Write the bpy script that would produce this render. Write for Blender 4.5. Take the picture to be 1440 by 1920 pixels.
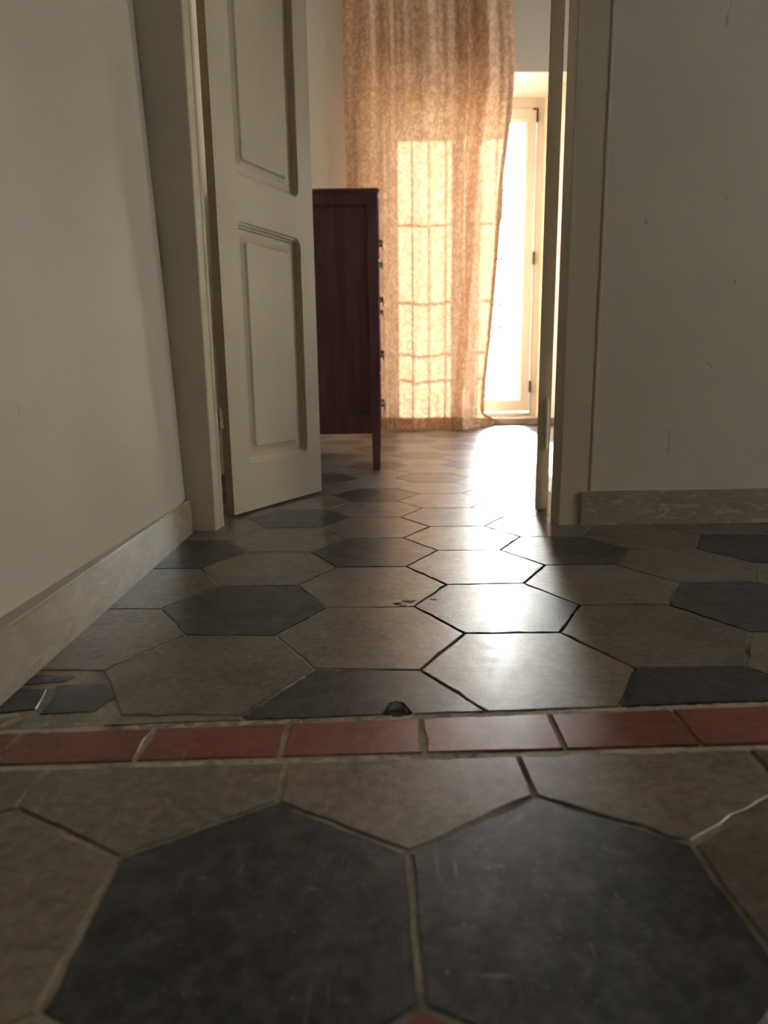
import bpy, math, random
from mathutils import Vector, Matrix, noise

for o in list(bpy.data.objects):
    bpy.data.objects.remove(o)
S = bpy.context.scene
COL = S.collection
random.seed(11)

# ------------------------------------------------------------------ camera
F_PX, HORIZON, ROLL, CAM_H = 1250.0, 708.0, math.radians(0.8), 0.37
pitch = math.atan((960 - HORIZON) / F_PX)
fw = Vector((0, math.cos(pitch), -math.sin(pitch)))
rt0 = Vector((1, 0, 0))
up0 = rt0.cross(fw)
rt = rt0 * math.cos(ROLL) - up0 * math.sin(ROLL)
up = rt.cross(fw)
cd = bpy.data.cameras.new('camera')
cd.sensor_fit = 'VERTICAL'
cd.sensor_height = 36.0
cd.sensor_width = 27.0
cd.lens = F_PX / 1920 * 36.0
cd.clip_start = 0.02
cd.dof.use_dof = True
cd.dof.focus_distance = 1.2
cd.dof.aperture_fstop = 4.3
cam = bpy.data.objects.new('camera', cd)
COL.objects.link(cam)
M = Matrix((rt, up, -fw)).transposed().to_4x4()
M.translation = Vector((0, 0, CAM_H))
cam.matrix_world = M
S.camera = cam

# ------------------------------------------------------------------ sky, sun, exposure
SUN_DIR = Vector((-0.08, -1.0, -0.53)).normalized()
w = bpy.data.worlds.new('sky')
S.world = w
w.use_nodes = True
nt = w.node_tree
sky = nt.nodes.new('ShaderNodeTexSky')
sky.sky_type = 'NISHITA'
sky.sun_disc = False
sky.sun_elevation = math.asin(-SUN_DIR.z)
sky.sun_rotation = math.atan2(-SUN_DIR.x, -SUN_DIR.y)
sky.dust_density = 0.4
sky.air_density = 1.3
wm = nt.nodes.new('ShaderNodeMix')
wm.data_type = 'RGBA'
wm.blend_type = 'MULTIPLY'
wm.inputs[0].default_value = 1.0
wm.inputs[7].default_value = (1.0, 0.94, 0.95, 1)            # hazy, warm-white summer sky
nt.links.new(sky.outputs[0], wm.inputs[6])
nt.links.new(wm.outputs[2], nt.nodes['Background'].inputs[0])
nt.nodes['Background'].inputs[1].default_value = 1.9

sd = bpy.data.lights.new('sun', 'SUN')
sd.energy = 17.0
sd.angle = math.radians(0.55)
sd.color = (1.0, 0.94, 0.85)
sun = bpy.data.objects.new('sun', sd)
COL.objects.link(sun)
sun.rotation_euler = SUN_DIR.to_track_quat('-Z', 'Y').to_euler()

vs = S.view_settings
vs.view_transform = 'Standard'
vs.look = 'None'
vs.gamma = 1.0
vs.use_curve_mapping = False
vs.exposure = 1.8
S.cycles.max_bounces = 14
S.cycles.diffuse_bounces = 8
S.cycles.transparent_max_bounces = 16


# ------------------------------------------------------------------ node helpers
def new_mat(name):
    m = bpy.data.materials.new(name)
    m.use_nodes = True
    n = m.node_tree
    b = n.nodes['Principled BSDF']
    return m, n, b


def nd(n, t, **kw):
    x = n.nodes.new(t)
    for k, v in kw.items():
        if k.startswith('i_'):
            x.inputs[k[2:].replace('_', ' ')].default_value = v
        else:
            setattr(x, k, v)
    return x


def mapped(n, kind='pos', scale=(1, 1, 1)):
    """world-space position (pos) or the object's own coordinates (obj), scaled"""
    mp = n.nodes.new('ShaderNodeMapping')
    mp.inputs['Scale'].default_value = scale
    if kind == 'pos':
        src = n.nodes.new('ShaderNodeNewGeometry').outputs['Position']
    elif kind == 'uv':
        src = n.nodes.new('ShaderNodeTexCoord').outputs['UV']
    else:
        src = n.nodes.new('ShaderNodeTexCoord').outputs['Object']
    n.links.new(src, mp.inputs['Vector'])
    return mp.outputs[0]


def ramp(n, fac, stops):
    r = n.nodes.new('ShaderNodeValToRGB')
    els = r.color_ramp.elements
    while len(els) < len(stops):
        els.new(0.5)
    for e, (p, c) in zip(els, stops):
        e.position = p
        e.color = (c[0], c[1], c[2], 1) if not isinstance(c, (int, float)) else (c, c, c, 1)
    n.links.new(fac, r.inputs[0])
    return r.outputs[0]


def mix(n, fac, a, b, mode='MIX'):
    x = n.nodes.new('ShaderNodeMix')
    x.data_type = 'RGBA'
    x.blend_type = mode
    for s, v in ((0, fac), (6, a), (7, b)):
        if isinstance(v, (int, float)):
            x.inputs[s].default_value = v if s == 0 else (v, v, v, 1)
        elif isinstance(v, tuple):
            x.inputs[s].default_value = (v[0], v[1], v[2], 1)
        else:
            n.links.new(v, x.inputs[s])
    return x.outputs[2]


def noise_t(n, vec, scale, detail=4, rough=0.55, dist=0.0):
    t = nd(n, 'ShaderNodeTexNoise')
    t.inputs['Scale'].default_value = scale
    t.inputs['Detail'].default_value = detail
    t.inputs['Roughness'].default_value = rough
    t.inputs['Distortion'].default_value = dist
    n.links.new(vec, t.inputs['Vector'])
    return t.outputs['Fac']


def bump(n, b, h, strength=0.2, dist=0.002):
    x = n.nodes.new('ShaderNodeBump')
    x.inputs['Strength'].default_value = strength
    x.inputs['Distance'].default_value = dist
    n.links.new(h, x.inputs['Height'])
    n.links.new(x.outputs[0], b.inputs['Normal'])


def rnd_scale(n, col, lo, hi):
    oi = n.nodes.new('ShaderNodeObjectInfo')
    mr = n.nodes.new('ShaderNodeMapRange')
    mr.inputs['To Min'].default_value = lo
    mr.inputs['To Max'].default_value = hi
    n.links.new(oi.outputs['Random'], mr.inputs['Value'])
    cb = n.nodes.new('ShaderNodeCombineColor')
    for i in range(3):
        n.links.new(mr.outputs[0], cb.inputs[i])
    return mix(n, 1.0, col, cb.outputs[0], 'MULTIPLY')


def tile_material(name, c0, c1, c2, rough, speck, speck_amt, cloud=9.0, haze=0.0):
    m, n, b = new_mat(name)
    p = mapped(n)
    a = noise_t(n, p, cloud, 6, 0.62, 0.4)
    col = ramp(n, a, [(0.30, c0), (0.52, c1), (0.74, c2)])
    fine = noise_t(n, p, 85, 5, 0.7)
    col = mix(n, ramp(n, fine, [(0.42, 0.0), (0.68, 0.42)]), col, tuple(x * 1.7 for x in c2))
    grain = noise_t(n, mapped(n, 'pos', (30, 95, 1)), 1.0, 5, 0.7, 0.8)
    col = mix(n, ramp(n, grain, [(0.30, 0.55), (0.47, 0.0)]), col, tuple(x * 0.55 for x in c0))
    if haze:                                                    # scuffed, whitish wear on the dark tiles
        hz = noise_t(n, p, 34, 8, 0.75, 0.6)
        col = mix(n, ramp(n, hz, [(0.48, 0.0), (0.74, haze)]), col, (0.30, 0.305, 0.31))
    pit = noise_t(n, p, 150, 3, 0.6, 0.3)
    col = mix(n, ramp(n, pit, [(0.715, 0.0), (0.75, 0.8)]), col, tuple(x * 0.25 for x in c0))
    sp = noise_t(n, p, 240, 3, 0.6)
    col = mix(n, ramp(n, sp, [(0.66, 0.0), (0.74, speck_amt)]), col, speck)
    # fine scratches: long streaks in two directions
    s1 = noise_t(n, mapped(n, 'pos', (320, 14, 1)), 1.0, 2, 0.5, 0.6)
    s2 = noise_t(n, mapped(n, 'pos', (22, 260, 1)), 1.0, 2, 0.5, 0.9)
    scr = mix(n, 1.0, ramp(n, s1, [(0.70, 0.0), (0.76, 0.35)]), ramp(n, s2, [(0.71, 0.0), (0.77, 0.35)]), 'ADD')
    col = mix(n, scr, col, speck)
    col = rnd_scale(n, col, 0.82, 1.15)
    n.links.new(col, b.inputs['Base Color'])
    wear = noise_t(n, p, 22, 5, 0.65)
    r = ramp(n, wear, [(0.30, rough), (0.72, rough + 0.13)])
    r = mix(n, scr, r, 0.55)
    n.links.new(r, b.inputs['Roughness'])
    h = mix(n, 0.5, noise_t(n, p, 60, 6, 0.6), noise_t(n, p, 420, 2, 0.5))
    bump(n, b, h, 0.30, 0.0018)
    b.inputs['Specular IOR Level'].default_value = 0.5
    b.inputs['Coat Weight'].default_value = 0.14                # old wax polish
    b.inputs['Coat Roughness'].default_value = 0.18
    return m


MAT = {}
MAT['tile_brown'] = tile_material('tile_brown', (0.090, 0.074, 0.058), (0.155, 0.128, 0.100), (0.225, 0.188, 0.148), 0.305,
                                  (0.42, 0.37, 0.30), 0.35)
MAT['tile_dark'] = tile_material('tile_dark', (0.005, 0.0057, 0.0068), (0.010, 0.0112, 0.0130), (0.050, 0.054, 0.060), 0.31,
                                 (0.42, 0.41, 0.38), 0.60, 14.0, 0.22)
MAT['tile_red'] = tile_material('tile_red', (0.150, 0.040, 0.029), (0.195, 0.051, 0.037), (0.225, 0.068, 0.050), 0.29,
                                (0.45, 0.33, 0.27), 0.25)


def plaster(name, c, c2, amt=0.5):
    m, n, b = new_mat(name)
    p = mapped(n)
    col = mix(n, ramp(n, noise_t(n, p, 2.2, 5, 0.6, 0.3), [(0.35, 0.0), (0.72, amt)]), c, c2)
    mk = noise_t(n, mapped(n, 'pos', (55, 55, 13)), 1.0, 3, 0.55, 0.4)
    col = mix(n, ramp(n, mk, [(0.715, 0.0), (0.75, 0.45)]), col, (0.22, 0.18, 0.13))
    n.links.new(col, b.inputs['Base Color'])
    b.inputs['Roughness'].default_value = 0.62
    b.inputs['Specular IOR Level'].default_value = 0.3
    bump(n, b, mix(n, 0.35, noise_t(n, p, 5, 4, 0.5), noise_t(n, p, 60, 5, 0.6)), 0.30, 0.006)
    return m


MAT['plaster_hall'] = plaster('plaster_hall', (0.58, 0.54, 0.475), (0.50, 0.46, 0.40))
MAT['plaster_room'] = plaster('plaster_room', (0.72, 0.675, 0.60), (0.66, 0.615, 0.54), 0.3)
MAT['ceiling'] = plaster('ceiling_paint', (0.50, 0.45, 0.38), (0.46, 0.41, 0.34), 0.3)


def marble(name, base, vein, lightv, tint):
    m, n, b = new_mat(name)
    p = mapped(n, 'pos', (1.0, 1.0, 1.6))
    a = noise_t(n, p, 9, 7, 0.62, 1.2)
    col = ramp(n, a, [(0.30, vein), (0.50, base), (0.72, tint)])
    rot = n.nodes.new('ShaderNodeMapping')
    rot.inputs['Rotation'].default_value = (0, math.radians(38), math.radians(12))
    rot.inputs['Scale'].default_value = (16, 16, 52)
    n.links.new(n.nodes.new('ShaderNodeNewGeometry').outputs['Position'], rot.inputs[0])
    v = noise_t(n, rot.outputs[0], 1.0, 4, 0.6, 1.4)
    col = mix(n, ramp(n, v, [(0.54, 0.0), (0.64, 0.75)]), col, lightv)
    n.links.new(col, b.inputs['Base Color'])
    b.inputs['Roughness'].default_value = 0.24
    bump(n, b, noise_t(n, p, 40, 4, 0.6), 0.1, 0.001)
    return m


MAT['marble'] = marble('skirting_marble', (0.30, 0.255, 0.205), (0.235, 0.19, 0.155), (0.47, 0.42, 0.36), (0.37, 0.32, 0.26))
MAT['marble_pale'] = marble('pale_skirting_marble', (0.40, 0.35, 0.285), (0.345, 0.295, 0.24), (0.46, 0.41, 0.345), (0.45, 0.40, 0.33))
MAT['marble_warm'] = marble('sill_marble', (0.42, 0.335, 0.245), (0.35, 0.275, 0.20), (0.52, 0.44, 0.35), (0.47, 0.385, 0.29))


def paint(name, c, rough=0.5):
    m, n, b = new_mat(name)
    p = mapped(n, 'pos')
    col = mix(n, ramp(n, noise_t(n, p, 6, 5, 0.6), [(0.35, 0.0), (0.75, 0.6)]), c, tuple(x * 0.88 for x in c))
    chip = noise_t(n, mapped(n, 'pos', (80, 80, 26)), 1.0, 4, 0.6, 0.3)
    col = mix(n, ramp(n, chip, [(0.745, 0.0), (0.765, 0.7)]), col, (0.16, 0.12, 0.08))
    n.links.new(col, b.inputs['Base Color'])
    b.inputs['Roughness'].default_value = rough
    bump(n, b, noise_t(n, mapped(n, 'pos', (90, 90, 9)), 1.0, 4, 0.6), 0.14, 0.001)
    return m


MAT['door_paint'] = paint('cream_door_paint', (0.56, 0.495, 0.385))
MAT['trim_paint'] = paint('cream_trim_paint', (0.50, 0.45, 0.35))
MAT['bead_paint'] = paint('pinkish_bead_paint', (0.54, 0.43, 0.37))
MAT['white_frame'] = paint('white_window_paint', (0.60, 0.60, 0.56), 0.4)


def wood(name):
    m, n, b = new_mat(name)
    g = noise_t(n, mapped(n, 'pos', (26, 26, 1.6)), 1.0, 6, 0.62, 0.5)
    col = ramp(n, g, [(0.28, (0.095, 0.050, 0.068)), (0.52, (0.175, 0.088, 0.112)), (0.75, (0.245, 0.122, 0.145))])
    n.links.new(col, b.inputs['Base Color'])
    b.inputs['Roughness'].default_value = 0.42
    b.inputs['Specular IOR Level'].default_value = 0.35
    bump(n, b, g, 0.08, 0.001)
    return m


MAT['mahogany'] = wood('dark_mahogany')


def metal(name, c, rough):
    m, n, b = new_mat(name)
    g = noise_t(n, mapped(n), 60, 4, 0.6)
    n.links.new(mix(n, g, tuple(x * 0.7 for x in c), c), b.inputs['Base Color'])
    b.inputs['Metallic'].default_value = 0.85
    b.inputs['Roughness'].default_value = rough
    return m


MAT['iron'] = metal('dark_iron', (0.06, 0.055, 0.05), 0.55)
MAT['brass'] = metal('dull_brass', (0.32, 0.24, 0.13), 0.4)


def grout_mat():
    m, n, b = new_mat('pale_mortar')
    p = mapped(n)
    a = noise_t(n, p, 6.5, 5, 0.65)
    col = ramp(n, a, [(0.34, (0.075, 0.062, 0.05)), (0.46, (0.32, 0.28, 0.225)), (0.62, (0.50, 0.45, 0.375))])
    f = noise_t(n, p, 160, 4, 0.7)
    col = mix(n, ramp(n, f, [(0.35, 0.0), (0.7, 0.5)]), col, (0.10, 0.085, 0.07))
    n.links.new(col, b.inputs['Base Color'])
    b.inputs['Roughness'].default_value = 0.85
    bump(n, b, f, 0.6, 0.002)
    return m


MAT['grout'] = grout_mat()


def mortar_mat():
    m, n, b = new_mat('cracked_mortar')
    p = mapped(n)
    a = noise_t(n, p, 26, 6, 0.7)
    col = ramp(n, a, [(0.30, (0.20, 0.17, 0.14)), (0.50, (0.45, 0.40, 0.33)), (0.72, (0.58, 0.53, 0.45))])
    n.links.new(col, b.inputs['Base Color'])
    b.inputs['Roughness'].default_value = 0.8
    bump(n, b, noise_t(n, p, 120, 5, 0.7), 0.7, 0.003)
    return m


MAT['mortar'] = mortar_mat()


def stain_mat():
    m, n, b = new_mat('dark_stain_and_hole_shade')
    n.links.new(ramp(n, noise_t(n, mapped(n), 140, 4, 0.6), [(0.3, (0.045, 0.04, 0.035)), (0.7, (0.12, 0.10, 0.085))]), b.inputs['Base Color'])
    b.inputs['Roughness'].default_value = 0.75
    return m


MAT['stain'] = stain_mat()  # real stains, and the sheet that paints shade into the tile hole


def outdoor(name, c, c2):
    m, n, b = new_mat(name)
    n.links.new(mix(n, noise_t(n, mapped(n), 3, 6, 0.6), c, c2), b.inputs['Base Color'])
    b.inputs['Roughness'].default_value = 0.9
    return m


MAT['terrace'] = outdoor('pale_terrace', (0.58, 0.56, 0.52), (0.48, 0.46, 0.42))

MAT['bounce_facade'] = outdoor('ochre_bounce_facade', (0.72, 0.57, 0.42), (0.63, 0.49, 0.36))  # surface of the added house that bounces warm light indoors


def glass_mat():
    m = bpy.data.materials.new('window_glass')
    m.use_nodes = True
    n = m.node_tree
    n.nodes.remove(n.nodes['Principled BSDF'])
    out = n.nodes['Material Output']
    tr = nd(n, 'ShaderNodeBsdfTransparent')
    tr.inputs[0].default_value = (0.93, 0.96, 0.96, 1)
    gl = nd(n, 'ShaderNodeBsdfGlossy')
    gl.inputs['Roughness'].default_value = 0.02
    fr = nd(n, 'ShaderNodeFresnel')
    fr.inputs['IOR'].default_value = 1.45
    mx = nd(n, 'ShaderNodeMixShader')
    dust = noise_t(n, mapped(n), 7, 5, 0.6)
    mul = nd(n, 'ShaderNodeMath', operation='MULTIPLY')
    n.links.new(fr.outputs[0], mul.inputs[0])
    n.links.new(ramp(n, dust, [(0.3, 0.8), (0.7, 1.0)]), mul.inputs[1])
    n.links.new(mul.outputs[0], mx.inputs[0])
    n.links.new(tr.outputs[0], mx.inputs[1])
    n.links.new(gl.outputs[0], mx.inputs[2])
    n.links.new(mx.outputs[0], out.inputs['Surface'])
    return m


MAT['glass'] = glass_mat()


def curtain_mat():
    m = bpy.data.materials.new('ochre_curtain_cloth')
    m.use_nodes = True
    n = m.node_tree
    n.nodes.remove(n.nodes['Principled BSDF'])
    out = n.nodes['Material Output']
    uv = mapped(n, 'uv')
    # flower medallions: rings around scattered centres
    v = nd(n, 'ShaderNodeTexVoronoi', feature='F1')
    v.inputs['Scale'].default_value = 6.0
    v.inputs['Randomness'].default_value = 0.55
    n.links.new(uv, v.inputs['Vector'])
    d = v.outputs['Distance']
    ring = ramp(n, d, [(0.0, 0.75), (0.07, 0.2), (0.12, 0.0), (0.17, 0.9), (0.21, 0.9), (0.26, 0.0)])
    # winding vines between them
    vn = noise_t(n, uv, 10, 2, 0.5, 1.8)
    vine = ramp(n, vn, [(0.42, 0.0), (0.47, 0.8), (0.52, 0.8), (0.57, 0.0)])
    vn2 = noise_t(n, uv, 26, 1, 0.5, 1.4)
    leaf = ramp(n, vn2, [(0.54, 0.0), (0.60, 0.75)])
    pat = mix(n, 1.0, mix(n, 1.0, ring, vine, 'LIGHTEN'), leaf, 'LIGHTEN')
    weave = noise_t(n, mapped(n, 'uv', (900, 900, 1)), 1.0, 1, 0.5)
    base = mix(n, ramp(n, noise_t(n, uv, 3, 3, 0.5), [(0.3, 0.0), (0.7, 1.0)]), (0.82, 0.57, 0.385), (0.85, 0.61, 0.42))
    col = mix(n, pat, base, (0.58, 0.35, 0.21))
    col = mix(n, ramp(n, weave, [(0.3, 0.0), (0.7, 0.06)]), col, (0.50, 0.30, 0.16))
    df = nd(n, 'ShaderNodeBsdfDiffuse')
    tl = nd(n, 'ShaderNodeBsdfTranslucent')
    n.links.new(col, df.inputs['Color'])
    n.links.new(col, tl.inputs['Color'])
    mx = nd(n, 'ShaderNodeMixShader')
    mx.inputs[0].default_value = 0.085
    n.links.new(df.outputs[0], mx.inputs[1])
    n.links.new(tl.outputs[0], mx.inputs[2])
    n.links.new(mx.outputs[0], out.inputs['Surface'])
    return m


MAT['curtain'] = curtain_mat()


# ------------------------------------------------------------------ object helpers
def mesh_obj(name, verts, faces, mat, parent=None, smooth=False, loc=None):
    me = bpy.data.meshes.new(name)
    me.from_pydata([tuple(v) for v in verts], [], faces)
    me.update()
    o = bpy.data.objects.new(name, me)
    COL.objects.link(o)
    if mat:
        me.materials.append(MAT[mat])
    if smooth:
        for p in me.polygons:
            p.use_smooth = True
    if parent:
        o.parent = parent
    if loc is not None:
        o.location = loc
    return o


def tag(o, label, cat, kind=None, group=None):
    o['label'] = label
    o['category'] = cat
    if kind:
        o['kind'] = kind
    if group:
        o['group'] = group
    return o


def empty(name, loc=(0, 0, 0), rz=0.0):
    o = bpy.data.objects.new(name, None)
    o.empty_display_size = 0.1
    COL.objects.link(o)
    o.location = loc
    o.rotation_euler = (0, 0, rz)
    return o


class MB:
    def __init__(self):
        self.v, self.f = [], []

    def add(self, v, f):
        k = len(self.v)
        self.v += [tuple(p) for p in v]
        self.f += [tuple(i + k for i in q) for q in f]
        return self

    def box(self, x0, x1, y0, y1, z0, z1, bev=0.0):
        if bev <= 0:
            return self.prism([(x0, y0), (x1, y0), (x1, y1), (x0, y1)], z0, z1)
        b = bev
        pl = [(x0 + b, y0), (x1 - b, y0), (x1, y0 + b), (x1, y1 - b), (x1 - b, y1), (x0 + b, y1), (x0, y1 - b), (x0, y0 + b)]
        ins = [(x0 + b, y0 + b), (x1 - b, y0 + b), (x1 - b, y0 + b), (x1 - b, y1 - b), (x1 - b, y1 - b), (x0 + b, y1 - b), (x0 + b, y1 - b), (x0 + b, y0 + b)]
        v = [(x, y, z0) for x, y in ins] + [(x, y, z0 + b) for x, y in pl] + [(x, y, z1 - b) for x, y in pl] + [(x, y, z1) for x, y in ins]
        f = [tuple(range(7, -1, -1)), tuple(range(24, 32))]
        for r in range(3):
            for i in range(8):
                j = (i + 1) % 8
                f.append((r * 8 + i, r * 8 + j, r * 8 + 8 + j, r * 8 + 8 + i))
        return self.add(v, f)

    def prism(self, poly, z0, z1):
        n = len(poly)
        a = sum(poly[i][0] * poly[(i + 1) % n][1] - poly[(i + 1) % n][0] * poly[i][1] for i in range(n))
        if a < 0:
            poly = poly[::-1]
        v = [(x, y, z0) for x, y in poly] + [(x, y, z1) for x, y in poly]
        f = [tuple(range(n - 1, -1, -1)), tuple(range(n, 2 * n))]
        f += [(i, (i + 1) % n, n + (i + 1) % n, n + i) for i in range(n)]
        return self.add(v, f)

    def tube(self, pts, r, seg=10):
        pts = [Vector(p) for p in pts]
        rings = []
        for i, p in enumerate(pts):
            t = (pts[min(i + 1, len(pts) - 1)] - pts[max(i - 1, 0)]).normalized()
            a = t.orthogonal().normalized() if i == 0 else (rings[-1][1] - t * rings[-1][1].dot(t)).normalized()
            b = t.cross(a)
            rr = r[i] if isinstance(r, (list, tuple)) else r
            rings.append(([p + a * rr * math.cos(2 * math.pi * k / seg) + b * rr * math.sin(2 * math.pi * k / seg) for k in range(seg)], a))
        v = [q for ring, _ in rings for q in ring]
        f = []
        for i in range(len(pts) - 1):
            for k in range(seg):
                k2 = (k + 1) % seg
                f.append((i * seg + k, i * seg + k2, (i + 1) * seg + k2, (i + 1) * seg + k))
        f.append(tuple(range(seg - 1, -1, -1)))
        f.append(tuple(range((len(pts) - 1) * seg, len(pts) * seg)))
        return self.add(v, f)

    def build(self, name, mat, parent=None, smooth=False, loc=None):
        return mesh_obj(name, self.v, self.f, mat, parent, smooth, loc)


# ------------------------------------------------------------------ the room shells
HALL_L, HALL_R, HALL_B = -0.475, 3.0, -2.4
PART_Y0, PART_Y1 = 1.645, 1.725            # partition between hall and far room
ROOM_L, ROOM_R, ROOM_Y = -0.64, 2.6, 4.95
CEIL = 3.0
WIN_Y, OUT_Y, HEAD = 5.40, 5.62, 2.36

# hall left wall: leans back slightly, its face follows the crooked plaster
m = MB()
ny, nz = 60, 40
face = []
for j in range(nz + 1):
    z = CEIL * j / nz
    for i in range(ny + 1):
        y = HALL_B + (1.615 - HALL_B) * i / ny
        x = HALL_L - 0.004 - 0.031 * max(0.0, z - 0.08) + 0.004 * noise.noise((y * 1.3, z * 1.1, 3.0))
        if y > 1.56:
            x -= 0.010 * ((y - 1.56) / 0.055) ** 2
        face.append((x, y, z))
W1 = ny + 1
ff = [(j * W1 + i, j * W1 + i + 1, (j + 1) * W1 + i + 1, (j + 1) * W1 + i) for j in range(nz) for i in range(ny)]
k = len(face)
bk = [(-0.64, HALL_B, 0), (-0.64, 1.615, 0), (-0.64, 1.615, CEIL), (-0.64, HALL_B, CEIL)]
ff += [(k, k + 1, k + 2, k + 3)]
ff.append(tuple([i for i in range(W1)][::-1]) + (k, k + 1)[::1])
ff.append(tuple(nz * W1 + i for i in range(W1)) + (k + 2, k + 3))
ff.append(tuple(j * W1 for j in range(nz + 1)) + (k + 3, k))
ff.append(tuple(j * W1 + ny for j in range(nz, -1, -1)) + (k + 1, k + 2))
m.add(face + bk, ff)
tag(m.build('wall_left', 'plaster_hall', smooth=False), 'off-white plaster side wall of the hall above marble skirting', 'wall', 'structure')

# partition wall with the doorway
m = MB()
m.box(0.50, HALL_R + 0.15, PART_Y0, PART_Y1, 0, CEIL)
m.box(-0.64, 0.50, PART_Y0, PART_Y1, 2.20, CEIL)
m.box(ROOM_L - 0.15, ROOM_L, PART_Y0 - 0.03, PART_Y1, 0, CEIL)
tag(m.build('wall_partition', 'plaster_hall'), 'grey-shaded plaster wall facing the hall beside the open doorway', 'wall', 'structure')

# hall right wall with its window opening, hall back wall, both out of the picture
HWY0, HWY1, HWZ0, HWZ1 = -0.05, 0.95, 0.45, 1.95
m = MB()
m.box(HALL_R, HALL_R + 0.15, HALL_B, HWY0, 0, CEIL)
m.box(HALL_R, HALL_R + 0.15, HWY1, PART_Y0, 0, CEIL)
m.box(HALL_R, HALL_R + 0.15, HWY0, HWY1, 0, HWZ0)
m.box(HALL_R, HALL_R + 0.15, HWY0, HWY1, HWZ1, CEIL)
tag(m.build('wall_right', 'plaster_hall'), 'plaster wall of the hall that holds the hall window', 'wall', 'structure')
m = MB().box(-0.64, HALL_R + 0.15, HALL_B - 0.15, HALL_B, 0, CEIL)
tag(m.build('wall_rear', 'plaster_hall'), 'plaster end wall of the hall behind the viewer', 'wall', 'structure')

# far room walls
m = MB()
m.box(ROOM_L - 0.15, ROOM_L, PART_Y1, OUT_Y, 0, CEIL)
tag(m.build('wall_room_left', 'plaster_room'), 'cream plaster wall behind the dark chest of drawers', 'wall', 'structure')
RWY0, RWY1, RWZ0, RWZ1 = 3.45, 4.65, 0.60, 2.28
m = MB()
m.box(ROOM_R, ROOM_R + 0.15, PART_Y1, RWY0, 0, CEIL)
m.box(ROOM_R, ROOM_R + 0.15, RWY1, OUT_Y, 0, CEIL)
m.box(ROOM_R, ROOM_R + 0.15, RWY0, RWY1, 0, RWZ0)
m.box(ROOM_R, ROOM_R + 0.15, RWY0, RWY1, RWZ1, CEIL)
tag(m.build('wall_room_right', 'plaster_room'), 'cream plaster wall across from the chest of drawers', 'wall', 'structure')
m = MB()
m.prism([(ROOM_L, ROOM_Y), (-0.125, ROOM_Y), (0.02, WIN_Y - 0.03), (0.02, OUT_Y), (ROOM_L, OUT_Y)], 0, CEIL)
m.prism([(1.365, ROOM_Y), (ROOM_R, ROOM_Y), (ROOM_R, OUT_Y), (1.22, OUT_Y), (1.22, WIN_Y - 0.03)], 0, CEIL)
m.prism([(-0.125, ROOM_Y), (1.365, ROOM_Y), (1.22, WIN_Y - 0.03), (1.22, OUT_Y), (0.02, OUT_Y), (0.02, WIN_Y - 0.03)], HEAD, CEIL)
tag(m.build('wall_back', 'plaster_room'), 'cream plaster wall with splayed recess around the tall balcony window', 'wall', 'structure')

m = MB().box(-0.79, HALL_R + 0.15, HALL_B - 0.15, OUT_Y, CEIL, CEIL + 0.15)
tag(m.build('ceiling', 'ceiling'), 'white plaster ceiling over hall and far room', 'ceiling', 'structure')

# step up to the balcony window
m = MB().box(-0.06, 1.30, 5.12, OUT_Y, 0.0, 0.055, 0.006)
tag(m.build('trim_1', 'marble_warm'), 'warm brown marble step below the balcony window', 'step', 'structure')

# ------------------------------------------------------------------ floor and its tiles
GX0, GX1, GY0, GY1, ST = -0.62, 1.10, 0.22, 2.60, 0.007
nx, ny = int((GX1 - GX0) / ST), int((GY1 - GY0) / ST)
gv, gf = [], []
for j in range(ny + 1):
    y = GY0 + (GY1 - GY0) * j / ny
    for i in range(nx + 1):
        x = GX0 + (GX1 - GX0) * i / nx
        a = noise.noise((x * 3.1, y * 3.1, 1.7))            # where the mortar is worn out
        b = noise.noise((x * 60, y * 60, 5.0))
        worn = 0.0035 * max(0.0, min(1.0, 1.4 - abs(x - 0.25) / 0.2)) if y > 0.72 else 0.0015 * (x > 0.1)
        worn += 0.010 if math.hypot(x - 0.012, (y - 0.70) * 1.3) < 0.017 else 0.0
        z = -0.0015 - 0.0022 * max(0.0, a - 0.05) - worn + 0.0006 * b
        gv.append((x, y, min(z, -0.0010)))
W1 = nx + 1
gf = [(j * W1 + i, j * W1 + i + 1, (j + 1) * W1 + i + 1, (j + 1) * W1 + i) for j in range(ny) for i in range(nx)]
m = MB().add(gv, gf)
# plain slab around and under the finely modelled mortar
m.box(-0.79, HALL_R + 0.15, HALL_B - 0.15, OUT_Y, -0.12, -0.012)
FLOOR = tag(m.build('floor', 'grout'), 'old hexagonal tile floor running from hall into far room', 'floor', 'structure')


def clip(poly, px, py, nx_, ny_):
    """keep the side where (p - (px, py)) . n >= 0"""
    out = []
    for i in range(len(poly)):
        a, b = poly[i], poly[(i + 1) % len(poly)]
        da = (a[0] - px) * nx_ + (a[1] - py) * ny_
        db = (b[0] - px) * nx_ + (b[1] - py) * ny_
        if da >= 0:
            out.append(a)
        if (da >= 0) != (db >= 0):
            t = da / (da - db)
            out.append((a[0] + (b[0] - a[0]) * t, a[1] + (b[1] - a[1]) * t))
    return out


def area(poly):
    return 0.5 * sum(poly[i][0] * poly[(i + 1) % len(poly)][1] - poly[(i + 1) % len(poly)][0] * poly[i][1] for i in range(len(poly)))


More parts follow.
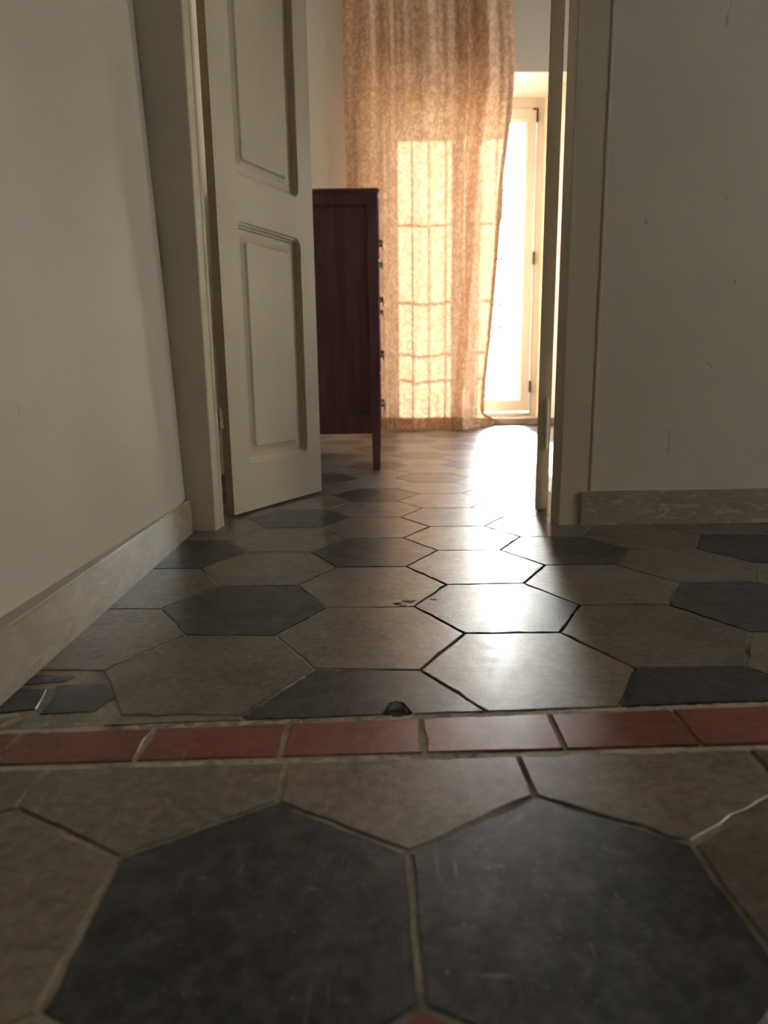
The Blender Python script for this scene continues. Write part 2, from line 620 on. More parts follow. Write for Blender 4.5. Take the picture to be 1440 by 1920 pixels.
def inset(poly, d):
    n = len(poly)
    lines = []
    for i in range(n):
        a, b = Vector(poly[i]), Vector(poly[(i + 1) % n])
        t = (b - a)
        if t.length < 1e-6:
            continue
        t.normalize()
        nn = Vector((-t.y, t.x))
        lines.append((a + nn * d, t))
    out = []
    for i in range(len(lines)):
        (p, t), (q, s) = lines[i - 1], lines[i]
        den = t.x * s.y - t.y * s.x
        if abs(den) < 1e-5:
            out.append((q.x, q.y))
            continue
        u = ((q.x - p.x) * s.y - (q.y - p.y) * s.x) / den
        out.append((p.x + t.x * u, p.y + t.y * u))
    return out


def make_tile(name, poly, mat, seed, gap=0.0018, chip=0.0007, sub=5, tilt=0.0006, dz=0.0, notch=None):
    """one tile: a chipped, slightly bevelled slab in its own local frame"""
    r = random.Random(seed)
    if area(poly) < 0:
        poly = poly[::-1]
    # drop doubled corners left by clipping
    pp = [p for i, p in enumerate(poly) if (Vector(p) - Vector(poly[i - 1])).length > 0.002]
    if len(pp) < 3 or area(pp) < 0.0006:
        return None
    pl = inset(pp, gap)
    if area(pl) < 0.0004:
        return None
    cx = sum(p[0] for p in pl) / len(pl)
    cy = sum(p[1] for p in pl) / len(pl)
    ring = []
    n = len(pl)
    for i in range(n):
        a, b = Vector(pl[i]), Vector(pl[(i + 1) % n])
        L = (b - a).length
        k = max(1, min(sub, int(L / (0.018 if sub < 20 else 0.004))))
        t = (b - a) / max(L, 1e-6)
        nn = Vector((-t.y, t.x))
        for q in range(k):
            p = a + (b - a) * (q / k)
            c = r.uniform(-0.3, 1.0) * chip
            if q and r.random() < 0.16:
                c += r.uniform(0.001, 0.003) * (1 if chip > 0.0004 else 0)
            p = p + nn * c if q else p + (Vector((cx, cy)) - p).normalized() * abs(c)
            if notch:
                dd = abs(p.x - notch[0]) / notch[2]
                if dd < 1 and p.y < notch[1] + 0.03:
                    p = Vector((p.x, max(p.y, notch[1] + 0.026 * math.sqrt(1 - dd * dd))))
            ring.append((p.x - cx, p.y - cy))
    N = len(ring)
    tx, ty = r.uniform(-tilt, tilt), r.uniform(-tilt, tilt)
    z0 = dz + r.uniform(-0.0003, 0.0)

    def zz(x, y, d):
        return min(z0 + tx * x + ty * y, 0.0) - d
    v = [(x, y, -0.011) for x, y in ring] + [(x, y, zz(x, y, 0.0011)) for x, y in ring]
    for x, y in ring:
        s = 1 - 0.0011 / max(0.02, math.hypot(x, y))
        v.append((x * s, y * s, zz(x * s, y * s, 0.0)))
    f = [tuple(range(2 * N, 3 * N))]
    for q in range(2):
        for i in range(N):
            j = (i + 1) % N
            f.append((q * N + i, q * N + j, q * N + N + j, q * N + N + i))
    return mesh_obj(name, v, f, mat, FLOOR, loc=(cx, cy, 0))


# far lattice: flat-topped hexagons, every third one dark
OX, OY, CX, DY = -0.0236, 0.9242, 0.2077, 0.2399
SH = CX / 1.5
STRIP_BACK = ((-0.42, 0.667), (0.43, 0.7065))
STRIP_FRONT = ((-0.42, 0.588), (0.43, 0.6105))


CORNERS = {}


def vjit(x, y):
    """corner shared by neighbouring tiles, nudged off the ideal lattice once"""
    ix, iy = int(x // 0.03), int(y // 0.03)
    for a in (ix - 1, ix, ix + 1):
        for b in (iy - 1, iy, iy + 1):
            for (p, q) in CORNERS.get((a, b), []):
                if math.hypot(p[0] - x, p[1] - y) < 0.022:
                    return q
    r = random.Random(len(CORNERS) * 31 + 5)
    q = (x + r.uniform(-0.0032, 0.0032), y + r.uniform(-0.0032, 0.0032))
    CORNERS.setdefault((ix, iy), []).append(((x, y), q))
    return q


sb = Vector(STRIP_BACK[1]) - Vector(STRIP_BACK[0])
sbn = Vector((-sb.y, sb.x)).normalized()
sf = Vector(STRIP_FRONT[1]) - Vector(STRIP_FRONT[0])
sfn = Vector((sf.y, -sf.x)).normalized()
HEXES = {}
for i in range(-3, 13):
    for j2 in range(-3, 38):
        if (j2 % 2) != (i % 2):
            continue
        j = j2 / 2
        cx = OX + CX * i - 0.0006 * j
        cy = OY + DY * j - 0.0038 * i
        if cy > 5.25 or cx < -0.70 or cx > 2.62:
            continue
        if cy < 1.75 and (cx > 1.62):
            continue
        if cy > 2.2 and cx > 1.9:
            continue
        poly = [vjit(cx + SH * math.cos(math.radians(60 * q)), cy + SH * math.sin(math.radians(60 * q))) for q in range(6)]
        poly = clip(poly, STRIP_BACK[0][0], STRIP_BACK[0][1], sbn.x, sbn.y)
        if len(poly) < 3:
            continue
        poly = clip(poly, 0, 5.12, 0, -1)
        # dark tiles repeat every three tiles in each column
        kk = (round(2 * j) + 2 * 1) % 6
        dark = (kk == 0) if i % 2 == 0 else (kk == 3)
        if i == -2 and j2 == -2:
            continue                                            # the smashed corner tile is laid below in pieces
        near = cy < 1.8
        t = make_tile('hex_tile', poly, 'tile_dark' if dark else 'tile_brown', i * 100 + j2,
                      gap=0.0013, chip=0.0014 if near else 0.0003, sub=(30 if (i, j2) == (0, -2) else 9) if near else 1,
                      notch=(0.012, 0.693, 0.016) if (i, j2) == (0, -2) else None)
        if t:
            HEXES[(i, j2)] = t

# broken dark tile by the skirting: shards in rough mortar
shards = [[(-0.47, 0.70), (-0.405, 0.712), (-0.418, 0.765), (-0.455, 0.77)],
          [(-0.398, 0.700), (-0.335, 0.704), (-0.322, 0.742), (-0.345, 0.782), (-0.412, 0.775), (-0.400, 0.735)],
          [(-0.460, 0.775), (-0.405, 0.782), (-0.395, 0.800), (-0.455, 0.806)]]
for q, s in enumerate(shards):
    t = make_tile('tile_shard', s, 'tile_dark', 900 + q, gap=0.0008, chip=0.0016, sub=6, dz=-0.0006)
    if t:
        t['label'] = 'broken piece of dark tile'

pv = [(0.012 + 0.0175 * math.cos(q * math.pi / 9), 0.7015 + 0.0135 * math.sin(q * math.pi / 9), -0.0078) for q in range(18)]  # dark sheet in the hole, standing in for the shade inside it
mesh_obj('pit', pv, [tuple(range(18))], 'stain', FLOOR)['label'] = 'dark sheet painting the shade inside the broken tile edge'

# rough mortar bands along both sides of the red border and around the shards
def mortar_band(name, x0, x1, f0, f1, zmax=-0.0003, step=0.005):
    v, f = [], []
    n = int((x1 - x0) / step)
    for i in range(n + 1):
        x = x0 + (x1 - x0) * i / n
        a, b = f0(x), f1(x)
        rag = 0.0022 * noise.noise((x * 70, 1.0, 0)) + 0.0016 * noise.noise((x * 190, 4.0, 0))
        rag2 = 0.0025 * noise.noise((x * 60, 9.0, 0))
        for q in range(5):
            y = a + rag2 + (b + rag - a - rag2) * q / 4
            h = zmax - 0.0012 + 0.0012 * noise.noise((x * 80, y * 80, 2))
            if math.hypot(x - 0.012, (y - 0.70) * 1.3) < 0.017:
                h = -0.011
            v.append((x, y, h if 0 < q < 4 else -0.006))
    for i in range(n):
        for q in range(4):
            k = i * 5 + q
            f.append((k, k + 5, k + 6, k + 1))
    return mesh_obj(name, v, f, 'mortar', FLOOR)


def lin(p, q):
    return lambda x: p[1] + (q[1] - p[1]) * (x - p[0]) / (q[0] - p[0])


back_l, front_l = lin(*STRIP_BACK), lin(*STRIP_FRONT)
mortar_band('mortar_band', -0.475, 1.0, lambda x: back_l(x) - 0.012, lambda x: back_l(x) + 0.004)
mortar_band('mortar_band', -0.475, 1.0, lambda x: front_l(x) - 0.004, lambda x: front_l(x) + 0.010)
mortar_band('mortar_patch', -0.475, -0.30, lambda x: back_l(x) - 0.005, lambda x: back_l(x) + 0.036 + 0.015 * (x < -0.31), -0.0012)

# red border tiles
jx = [-0.53, -0.392, -0.252, -0.1075, 0.0375, 0.1805, 0.320, 0.462, 0.604, 0.746, 0.888, 1.03]
for q in range(len(jx) - 1):
    a, b = jx[q], jx[q + 1]
    if q == 0:
        a = -0.478
    poly = [(a, front_l(a) + 0.008), (b, front_l(b) + 0.008), (b, back_l(b) - 0.009), (a, back_l(a) - 0.009)]
    make_tile('border_tile', poly, 'tile_red', 500 + q, gap=0.0022, chip=0.0005, sub=4)

# near lattice: pointed hexagons in the hall, cut by the border
CORNERS.clear()
FX, FY, FW, FS = 0.0125, 0.608, 0.2305, 0.1363
for row in range(-3, 2):
    for c in range(-4, 8):
        cx = FX + FW * c + (FW / 2 if row % 2 == 1 else 0.0) + 0.003 * row * -1
        cy = FY + 0.2045 * (row) + 0.012 * c * 0.35
        if row > 0 or cx < -0.62 or cx > 1.5:
            continue
        poly = [vjit(cx + FW / 2 * a, cy + FS * b) for a, b in ((1, 0.5), (0, 1), (-1, 0.5), (-1, -0.5), (0, -1), (1, -0.5))]
        poly = clip(poly, STRIP_FRONT[0][0], STRIP_FRONT[0][1], sfn.x, sfn.y)
        if len(poly) < 3:
            continue
        mat = 'tile_brown'
        if row == -1 and c in (-1, 0):
            mat = 'tile_dark'
        if row == -2 and c == 0:
            mat = 'tile_red'
        if row == -1 and c in (4, 5):
            mat = 'tile_dark'
        make_tile('hex_tile', poly, mat, 3000 + row * 50 + c, gap=0.0019, chip=0.0015, sub=9)

# dark worn stains on two of the tiles
def blot(cx, cy, rx, ry, seed, parent):
    r = random.Random(seed)
    n = 22
    pts = []
    for i in range(n):
        a = 2 * math.pi * i / n
        k = 0.72 + 0.45 * noise.noise((math.cos(a) * 1.7 + seed, math.sin(a) * 1.7, seed)) + r.uniform(-0.08, 0.08)
        pts.append((rx * k * math.cos(a), ry * k * math.sin(a)))
    v = [(x, y, 0.0001) for x, y in pts] + [(x * 0.8, y * 0.8, 0.0004) for x, y in pts] + [(0, 0, 0.0004)]
    f = [(i, (i + 1) % n, n + (i + 1) % n, n + i) for i in range(n)] + [(n + i, n + (i + 1) % n, 2 * n) for i in range(n)]
    o = mesh_obj('stain', v, f, 'stain', parent)
    o.location = Vector((cx, cy, 0)) - parent.location
    return o


if (0, 2) in HEXES:
    blot(0.040, 1.072, 0.017, 0.010, 3, HEXES[(0, 2)])
    blot(0.020, 1.060, 0.010, 0.007, 5, HEXES[(0, 2)])
    blot(0.030, 1.050, 0.008, 0.006, 7, HEXES[(0, 2)])
if (1, 1) in HEXES:
    blot(0.082, 1.079, 0.008, 0.006, 9, HEXES[(1, 1)])

# ------------------------------------------------------------------ skirtings
m = MB()
m.prism([(HALL_L - 0.03, HALL_B), (HALL_L + 0.0, HALL_B), (HALL_L + 0.024, 0.70), (HALL_L + 0.001, 1.612), (HALL_L - 0.03, 1.612)], 0.0, 0.080)
m.prism([(HALL_L - 0.03, HALL_B), (HALL_L - 0.004, HALL_B), (HALL_L + 0.020, 0.70), (HALL_L - 0.003, 1.610), (HALL_L - 0.03, 1.610)], 0.080, 0.0835)
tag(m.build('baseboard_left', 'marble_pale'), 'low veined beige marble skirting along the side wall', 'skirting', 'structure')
m = MB()
m.prism([(0.492, 1.631), (HALL_R, 1.636), (HALL_R, PART_Y0 + 0.002), (0.492, PART_Y0 + 0.002)], 0, 0.0815)
m.prism([(0.493, 1.634), (HALL_R, 1.639), (HALL_R, PART_Y0 + 0.002), (0.493, PART_Y0 + 0.002)], 0.0815, 0.085)
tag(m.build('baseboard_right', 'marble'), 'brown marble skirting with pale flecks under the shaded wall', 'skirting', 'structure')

# ------------------------------------------------------------------ door frame
T2 = empty('trim_2', (-0.45, 1.65, 0))
tag(T2, 'cream painted wooden door post beside the left marble skirting', 'door frame', 'structure')


def sub(mb, name, mat, parent, smooth=False):
    o = mb.build(name, mat, None, smooth)
    o.parent = parent
    o.matrix_parent_inverse = Matrix.Translation(-Vector(parent.location)) if parent.rotation_euler.z == 0 else parent.matrix_world.inverted()
    return o


m = MB().prism([(-0.60, 1.617), (-0.4235, 1.6285), (-0.421, 1.631), (-0.4175, 1.668), (-0.4215, 1.672), (-0.4215, 1.690), (-0.60, 1.690)], 0, 2.20)
sub(m, 'post', 'trim_paint', T2)
m = MB().prism([(-0.4225, 1.668), (-0.4165, 1.670), (-0.4145, 1.674), (-0.4150, 1.690), (-0.4225, 1.690)], 0, 2.20)
sub(m, 'bead', 'trim_paint', T2)
T3 = empty('trim_3', (0.47, 1.66, 0))
tag(T3, 'cream painted wooden door post beside the brown marble skirting', 'door frame', 'structure')
m = MB().prism([(0.4405, 1.638), (0.514, 1.640), (0.514, 1.700), (0.434, 1.700), (0.4385, 1.641)], 0, 2.20)
sub(m, 'post', 'trim_paint', T3)
m = MB().prism([(0.5125, 1.6395), (0.5145, 1.6372), (0.5190, 1.6372), (0.5210, 1.640), (0.5210, 1.648), (0.5125, 1.648)], 0.0855, 2.20)
sub(m, 'bead', 'bead_paint', T3)
m = MB().box(-0.42, 0.436, 1.635, 1.700, 2.125, 2.20)
tag(m.build('trim_4', 'trim_paint'), 'cream painted head of the door frame above both leaves', 'door frame', 'structure')


# ------------------------------------------------------------------ panelled door leaves
def rrect(u0, u1, z0, z1, r, n=6):
    pts = []
    for (cu, cz, a0) in ((u1 - r, z0 + r, -90), (u1 - r, z1 - r, 0), (u0 + r, z1 - r, 90), (u0 + r, z0 + r, 180)):
        for k in range(n + 1):
            a = math.radians(a0 + 90 * k / n)
            pts.append((cu + r * math.cos(a), cz + r * math.sin(a)))
    return pts


def door_leaf(name, label, origin, rz, side, hinge_z):
    """side = 1: panelled face looks along local -y; -1: mirrored"""
    W, T, Z0, Z1 = 0.436, 0.034, 0.008, 2.118
    root = empty(name, (origin[0], origin[1], 0), rz)
    bpy.context.view_layer.update()
    tag(root, label, 'door', 'structure')

    def put(v, f, nm, mat, parent, smooth=False):
        vv = [(a, b * side, c) for a, b, c in v]
        fff = f if side == 1 else [tuple(reversed(q)) for q in f]
        return mesh_obj(nm, vv, fff, mat, parent, smooth)

    PW = [(0.071, 0.363, 0.139, 0.776), (0.071, 0.363, 0.888, 1.985)]
    cells = [(0.0, W, Z0, 0.832), (0.0, W, 0.832, Z1)]
    mv = MB()
    n = 6
    for (u0, u1, z0, z1), (a0, a1, c0, c1) in zip(PW, cells):
        ring = rrect(u0, u1, z0, z1, 0.026, n)
        outer = []
        for q, (u, z) in enumerate(ring):
            c, k = divmod(q, n + 1)
            su, sz = [(a1, c0), (a1, c1), (a0, c1), (a0, c0)][c]
            if k == 0:
                o = (u, sz) if c in (0, 2) else (su, z)
            elif k == n:
                o = (su, z) if c in (0, 2) else (u, sz)
            else:
                o = (su, sz)
            outer.append(o)
        N = len(ring)
        v = [(u, 0, z) for u, z in outer] + [(u, 0, z) for u, z in ring]
        f = []
        for q in range(N):
            r = (q + 1) % N
            if outer[q] == outer[r]:
                f.append((q, N + r, N + q))
            else:
                f.append((q, r, N + r, N + q))
        mv.add(v, f)
    # edges and back, with the rebate on the hinge side
    prof = [(0, 0), (0, 0.019), (0.009, 0.019), (0.009, T), (W - 0.009, T), (W - 0.009, 0.024), (W, 0.024), (W, 0)]
    k = len(prof)
    v = [(u, y, Z0) for u, y in prof] + [(u, y, Z1) for u, y in prof]
    f = [(i, i + 1, k + i + 1, k + i)[::-1] for i in range(k - 1)]
    f += [tuple(range(k)), tuple(range(2 * k - 1, k - 1, -1))]
    mv.add(v, f)
    put(mv.v, mv.f, 'leaf_frame', 'door_paint', root)
    steps = [(0.0, 0.0), (0.0025, 0.0045), (0.0065, 0.005), (0.009, 0.0105), (0.0135, 0.0115), (0.0160, 0.0155)]
    for (u0, u1, z0, z1) in PW:
        mb = MB()
        rings = [[(u, d, z) for u, z in rrect(u0 + o, u1 - o, z0 + o, z1 - o, max(0.026 - o * 0.8, 0.01), n)] for o, d in steps]
        N = len(rings[0])
        v = [p for rg in rings for p in rg]
        f = [(a * N + q, a * N + (q + 1) % N, (a + 1) * N + (q + 1) % N, (a + 1) * N + q) for a in range(len(rings) - 1) for q in range(N)]
        put(v, f, 'panel_moulding', 'door_paint', root)
        st2 = [(0.0155, 0.0155), (0.0300, 0.0150), (0.0325, 0.0115), (0.0370, 0.0065), (0.0400, 0.0060)]
        st2 = [(o if i < 2 else o + 0.010, d) for i, (o, d) in enumerate(st2)]
        rings = [[(u, d, z) for u, z in rrect(u0 + o, u1 - o, z0 + o, z1 - o, 0.013, n)] for o, d in st2]
        v = [p for rg in rings for p in rg]
        f = [(a * N + q, a * N + (q + 1) % N, (a + 1) * N + (q + 1) % N, (a + 1) * N + q) for a in range(len(rings) - 1) for q in range(N)]
        f.append(tuple((len(rings) - 1) * N + q for q in range(N)))
        put(v, f, 'raised_panel', 'door_paint', root)
    for hz0, hz1 in hinge_z:
        mb = MB()
        mid = (hz0 + hz1) / 2
        mb.tube([(-0.006, 0.023, hz0), (-0.006, 0.023, mid - 0.001)], 0.0058, 12)
        mb.tube([(-0.006, 0.023, mid + 0.001), (-0.006, 0.023, hz1)], 0.0058, 12)
        mb.box(-0.003, 0.0095, 0.0205, 0.0225, hz0, hz1)
        mb.tube([(-0.006, 0.023, hz1), (-0.006, 0.023, hz1 + 0.006)], [0.0045, 0.002], 10)
        put(mb.v, mb.f, 'hinge', 'door_paint', root)
    return root


aL = math.atan2(2.165 - 1.780, -0.204 + 0.407)
door_leaf('door_1', 'cream panelled door leaf opened in front of the dark chest of drawers', (-0.407, 1.780), aL, 1,
          [(0.243, 0.290), (1.34, 1.39), (1.90, 1.95)])
aR = math.atan2(0.972, 0.237)
door_leaf('door_2', 'dark-shaded door leaf seen edge-on, opened past the brown skirting', (0.417, 1.806), aR, -1,
          [(0.175, 0.305), (1.34, 1.39), (1.90, 1.95)])

# ------------------------------------------------------------------ balcony window
WN = empty('window_1', (0.62, WIN_Y, 0.055))
tag(WN, 'tall white balcony window with two glazed leaves behind the ochre curtain', 'window', 'structure')
bpy.context.view_layer.update()


def wpart(mb, name, mat, parent=WN):
    o = mb.build(name, mat)
    o.parent = parent
    o.matrix_parent_inverse = parent.matrix_world.inverted()
    return o


fy0, fy1 = WIN_Y - 0.035, WIN_Y + 0.035
m = MB()
m.box(0.02, 0.075, fy0, fy1, 0.055, HEAD, 0.004)
m.box(1.165, 1.22, fy0, fy1, 0.055, HEAD, 0.004)
m.box(0.075, 1.165, fy0, fy1, 2.29, HEAD, 0.004)
m.box(0.075, 1.165, fy0, fy1, 0.055, 0.085, 0.004)
wpart(m, 'frame', 'white_frame')
for (s0, s1) in ((0.080, 0.616), (0.624, 1.160)):
    g0, g1 = s0 + 0.072, s1 - 0.072
    sy0, sy1 = WIN_Y - 0.050, WIN_Y + 0.005
    m = MB()
    m.box(s0, g0, sy0, sy1, 0.090, 2.284, 0.004)
    m.box(g1, s1, sy0, sy1, 0.090, 2.284, 0.004)
    m.box(g0, g1, sy0, sy1, 2.205, 2.284, 0.004)
    m.box(g0, g1, sy0, sy1, 0.090, 0.178, 0.004)
    # glazing bead
    m.box(g0, g0 + 0.012, sy0 + 0.015, sy1 - 0.015, 0.178, 2.205)
    m.box(g1 - 0.012, g1, sy0 + 0.015, sy1 - 0.015, 0.178, 2.205)
    m.box(g0 + 0.012, g1 - 0.012, sy0 + 0.015, sy1 - 0.015, 2.193, 2.205)
    m.box(g0 + 0.012, g1 - 0.012, sy0 + 0.015, sy1 - 0.015, 0.178, 0.190)
    sash = wpart(m, 'sash', 'white_frame')
    bpy.context.view_layer.update()
    m = MB().box(g0 + 0.004, g1 - 0.004, WIN_Y - 0.024, WIN_Y - 0.020, 0.182, 2.20)
    p = wpart(m, 'pane', 'glass', sash)
for hz in (2.19, 1.2, 0.24):
    m = MB().tube([(1.163, WIN_Y - 0.055, hz), (1.163, WIN_Y - 0.055, hz + 0.09)], 0.008, 10)
    if hz > 2:
        m.box(1.13, 1.166, WIN_Y - 0.056, WIN_Y - 0.050, 2.272, 2.282)
    wpart(m, 'hinge', 'iron')

# iron grille outside the window
GR = empty('window_grille', (0.62, OUT_Y + 0.012, 0.0))
tag(GR, 'dark iron bar grille outside the balcony window', 'grille')
bpy.context.view_layer.update()
bx = 0.055
while bx < 1.25:
    m = MB().tube([(bx, OUT_Y + 0.03, 0.03), (bx, OUT_Y + 0.03, 2.50)], 0.0080, 8)
    wpart(m, 'bar', 'iron', GR)
    bx += 0.1145
for rz in (0.05, 0.76, 0.94, 1.29, 1.80, 2.46):
    m = MB().box(-0.02, 1.26, OUT_Y + 0.020, OUT_Y + 0.026, rz - 0.009, rz + 0.009)
    wpart(m, 'rail', 'iron', GR)
for zz_ in (0.05, 2.46):
    for xx in (-0.01, 1.25):
        m = MB()
        m.box(xx - 0.008, xx + 0.008, OUT_Y - 0.01, OUT_Y + 0.022, zz_ - 0.008, zz_ + 0.008)
        wpart(m, 'wall_fixing', 'iron', GR)

# terrace outside
m = MB().box(-6, 8, OUT_Y, 30, -0.20, 0.0)
tag(m.build('terrace', 'terrace'), 'pale sunlit terrace outside the balcony window', 'terrace', 'structure')

# side windows of hall and far room, out of the picture to the right
def casement(name, label, xw, y0, y1, z0, z1):
    yc = (y0 + y1) / 2
    root = empty(name, (xw + 0.08, yc, z0))
    tag(root, label, 'window', 'structure')
    bpy.context.view_layer.update()
    a, b = xw + 0.05, xw + 0.11
    m = MB()
    m.box(a, b, y0, y0 + 0.07, z0, z1, 0.004)
    m.box(a, b, y1 - 0.07, y1, z0, z1, 0.004)
    m.box(a, b, y0 + 0.07, y1 - 0.07, z0, z0 + 0.07, 0.004)
    m.box(a, b, y0 + 0.07, y1 - 0.07, z1 - 0.07, z1, 0.004)
    m.box(a, b, yc - 0.04, yc + 0.04, z0 + 0.07, z1 - 0.07, 0.004)
    wpart(m, 'frame', 'white_frame', root)
    for p0, p1 in ((y0 + 0.07, yc - 0.04), (yc + 0.04, y1 - 0.07)):
        m = MB().box(xw + 0.078, xw + 0.082, p0, p1, z0 + 0.07, z1 - 0.07)
        wpart(m, 'pane', 'glass', root)


casement('window_2', 'white casement window in the side wall of the hall', HALL_R, HWY0, HWY1, HWZ0, HWZ1)
casement('fill_window', 'unseen white casement window added to fill the far room with light', ROOM_R, RWY0, RWY1, RWZ0, RWZ1)  # added window, gives the far room neutral fill light
# unseen pale ground and ochre house, added to bounce warm light through the side windows
m = MB().box(HALL_R + 0.15, 14, -14, OUT_Y, -0.20, 0.0)
tag(m.build('bounce_ground', 'terrace'), 'unseen pale ground added outside the side windows to bounce light', 'ground', 'structure')
m = MB().box(9.0, 12.0, -12, 12.0, 0, 5.2)
m.prism([(8.7, -12.3), (12.3, -12.3), (12.3, 12.3), (8.7, 12.3)], 5.2, 5.5)
tag(m.build('bounce_house', 'bounce_facade'), 'unseen ochre house wall added to bounce warm light indoors', 'wall', 'structure')

# ------------------------------------------------------------------ curtain
def interp(tab, z):
    if z <= tab[0][0]:
        return tab[0][1]
    for (a, b), (c, d) in zip(tab, tab[1:]):
        if z <= c:
            t = (z - a) / (c - a)
            return b + (d - b) * t
    return tab[-1][1]


XR = [(0.0, 0.725), (0.124, 0.728), (0.613, 0.778), (1.189, 0.822), (1.70, 0.850), (2.0, 0.885), (2.29, 0.907), (2.58, 0.900), (2.95, 0.87)]


def g(a, c, s):
    return math.exp(-((a - c) / s) ** 2)


def curtain_pt(a, z):
    xr, xl = interp(XR, z), -0.225 + 0.004 * math.sin(z * 2.0)
    low = max(0.0, 1 - z / 2.6)
    wob = 0.02 * noise.noise((z * 0.8, a * 3.0, 2.0))
    aa = a + wob
    fold = (0.055 * g(aa, 0.50, 0.13) + 0.105 * g(aa, 0.845, 0.055) + 0.035 * g(aa, 0.30, 0.045) + 0.040 * g(aa, 0.15, 0.05)
            + 0.012 * math.sin(aa * 2 * math.pi * 8.5 + 0.6) * (0.5 + 0.5 * (1 - low)) + 0.05 * g(aa, 0.72, 0.035) * (1 - low)
            + 0.003 * math.sin(aa * 2 * math.pi * 23 + z * 1.5))
    y = 4.905 - fold * (0.75 + 0.35 * low) - 0.03 * low * g(aa, 0.75, 0.2) - 0.012 * low
    x = xl + (xr - xl) * (a + 0.018 * math.sin(2 * math.pi * a * 2.0))
    zz_ = z
    if a > 0.80 and z < 0.22:                                 # hem trails over the floor towards the window
        k = (a - 0.80) / 0.20
        d = (1 - z / 0.22) ** 1.6
        x += 0.205 * k * k * d
        y += 0.33 * k * k * d
        zz_ = z * (1 - 0.45 * k) + 0.030 * k * k * d * (1 - k * 0.3) + 0.006
    if z < 0.012:                                             # the very edge rests on the tiles
        zz_ = -0.0012
        y -= 0.006
    return x, y, zz_


NU, ZS = 300, []
z = 0.003
while z < 2.93:
    ZS.append(z)
    z += 0.012 if z < 0.3 else 0.045
ZS.append(2.93)


def cloth(name, zs, offset, parent, umin=0, umax=None):
    v, f, uv = [], [], []
    umax = NU if umax is None else umax
    for zz_ in zs:
        for i in range(umin, umax + 1):
            a = i / NU
            x, y, h = curtain_pt(a, zz_)
            v.append((x, y + offset, h))
            uv.append((a * 1.7, zz_))
    W1 = umax - umin + 1
    for j in range(len(zs) - 1):
        for i in range(W1 - 1):
            f.append((j * W1 + i, j * W1 + i + 1, (j + 1) * W1 + i + 1, (j + 1) * W1 + i))
    o = mesh_obj(name, v, f, 'curtain', parent, True)
    l = o.data.uv_layers.new(name='UVMap')
    for lp in o.data.loops:
        l.data[lp.index].uv = uv[lp.vertex_index]
    return o


CU = empty('curtain', (0.34, 4.88, 0))
tag(CU, 'ochre patterned curtain glowing with sunlight, trailing on the floor', 'curtain')
c1 = cloth('cloth', ZS, 0, None)
c2 = cloth('hem', [q for q in ZS if q < 0.088], 0.004, None)
c2['label'] = 'turned-up double hem'
c3 = cloth('side_hem', ZS, 0.003, None, 292, 300)
RINGS = []
for q in range(12):
    m = MB()
    a = (q + 0.5) / 12
    x, y, h = curtain_pt(a, 2.93)
    pts = [(x, 4.87 + 0.022 * math.cos(t * math.pi / 8), 2.95 + 0.022 * math.sin(t * math.pi / 8)) for t in range(17)]
    m.tube(pts, 0.0022, 6)
    RINGS.append(m.build('ring', 'brass'))
bpy.context.view_layer.update()
for c in [c1, c2, c3] + RINGS:
    c.parent = CU
    c.matrix_parent_inverse = CU.matrix_world.inverted()
RD = empty('curtain_rod', (0.34, 4.87, 2.96))
tag(RD, 'dull brass curtain rod above the balcony window', 'curtain rod')
bpy.context.view_layer.update()
m = MB().tube([(-0.35, 4.87, 2.955), (1.60, 4.87, 2.955)], 0.011, 12)
wpart(m, 'rod', 'brass', RD)
for xx in (-0.30, 1.55):
    m = MB().tube([(xx, 4.87, 2.955), (xx, 4.95, 2.955)], 0.008, 8)
    wpart(m, 'bracket', 'brass', RD)

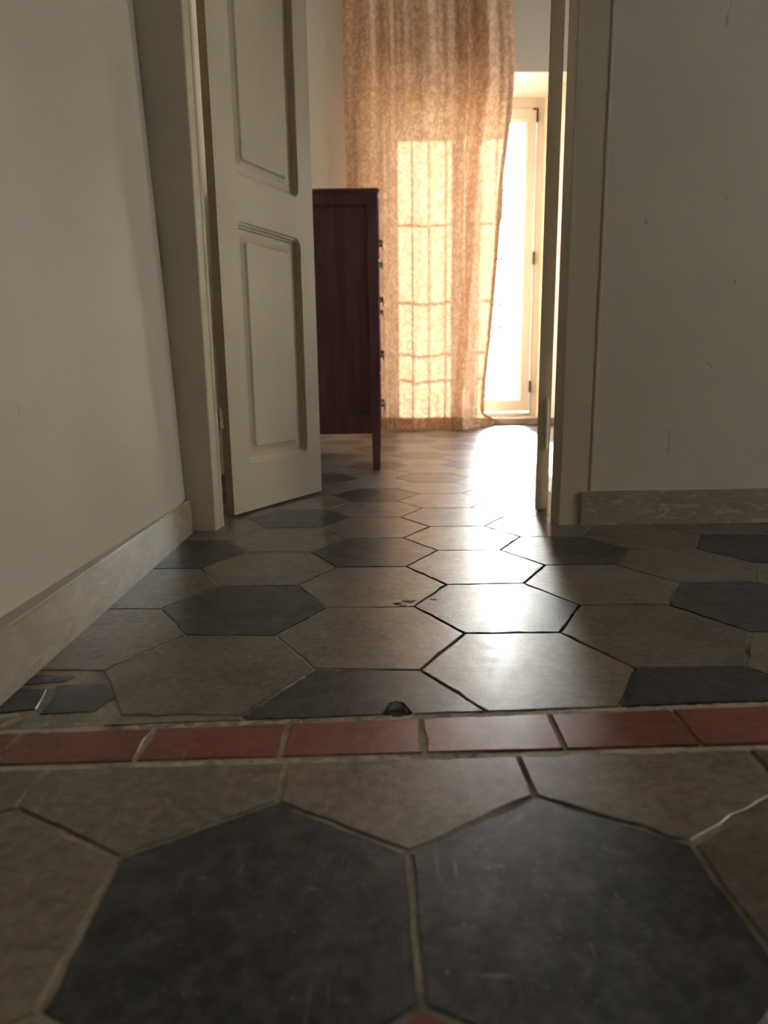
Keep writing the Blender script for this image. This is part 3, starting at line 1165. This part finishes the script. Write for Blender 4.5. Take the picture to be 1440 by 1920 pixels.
# ------------------------------------------------------------------ chest of drawers
DR = empty('chest_of_drawers', (-0.30, 3.15, 0))
tag(DR, 'dark mahogany chest of drawers on square legs behind the open door', 'chest of drawers')
bpy.context.view_layer.update()
X0, X1, Y0, Y1 = -0.60, -0.008, 2.694, 3.62
m = MB().box(X0, X1 + 0.008, Y0 - 0.006, Y1 + 0.006, 1.050, 1.069, 0.006)
wpart(m, 'top', 'mahogany', DR)
m = MB()
for yy0, yy1 in ((Y0, Y0 + 0.022), (Y1 - 0.022, Y1)):       # framed sides
    m.box(X1 - 0.042, X1, yy0, yy1, 0.149, 1.052, 0.002)
    m.box(X0, X0 + 0.045, yy0, yy1, 0.149, 1.052, 0.002)
    m.box(X0 + 0.045, X1 - 0.042, yy0, yy1, 1.012, 1.052, 0.002)
    m.box(X0 + 0.045, X1 - 0.042, yy0, yy1, 0.149, 0.222, 0.002)
m.box(X0, X0 + 0.012, Y0, Y1, 0.149, 1.052)
m.box(X0 + 0.01, X1 - 0.02, Y0 + 0.01, Y1 - 0.01, 0.149, 0.165)
wpart(m, 'carcass', 'mahogany', DR)
for yy0, yy1 in ((Y0 + 0.015, Y0 + 0.021), (Y1 - 0.021, Y1 - 0.015)):
    m = MB().box(X0 + 0.04, X1 - 0.036, yy0, yy1, 0.215, 1.02)
    wpart(m, 'side_panel', 'mahogany', DR)
for lx in (X1 - 0.036, X0 + 0.004):
    for ly in (Y0, Y1 - 0.036):
        m = MB()
        t = 0.002
        v = [(lx + t, ly + t, 0.0), (lx + 0.032, ly + t, 0.0), (lx + 0.032, ly + 0.032, 0.0), (lx + t, ly + 0.032, 0.0),
             (lx, ly, 0.150), (lx + 0.034, ly, 0.150), (lx + 0.034, ly + 0.034, 0.150), (lx, ly + 0.034, 0.150)]
        m.add(v, [(3, 2, 1, 0), (4, 5, 6, 7), (0, 1, 5, 4), (1, 2, 6, 5), (2, 3, 7, 6), (3, 0, 4, 7)])
        wpart(m, 'leg', 'mahogany', DR)
dz = [(0.170, 0.385), (0.392, 0.600), (0.607, 0.810), (0.817, 1.040)]
for z0, z1 in dz:
    m = MB().box(X1 - 0.45, X1 + 0.004, Y0 + 0.026, Y1 - 0.026, z0, z1, 0.003)
    d = wpart(m, 'drawer', 'mahogany', DR)
    bpy.context.view_layer.update()
    for hy in (Y0 + 0.20, Y1 - 0.20):
        m = MB()
        zc = (z0 + z1) / 2 - 0.02
        for s in (-0.045, 0.045):
            m.tube([(X1 + 0.003, hy + s, zc), (X1 + 0.017, hy + s, zc)], [0.008, 0.005], 10)
        pts = [(X1 + 0.016, hy - 0.045 + 0.09 * q / 10, zc - 0.022 * math.sin(math.pi * q / 10)) for q in range(11)]
        m.tube(pts, 0.003, 8)
        wpart(m, 'handle', 'brass', d)
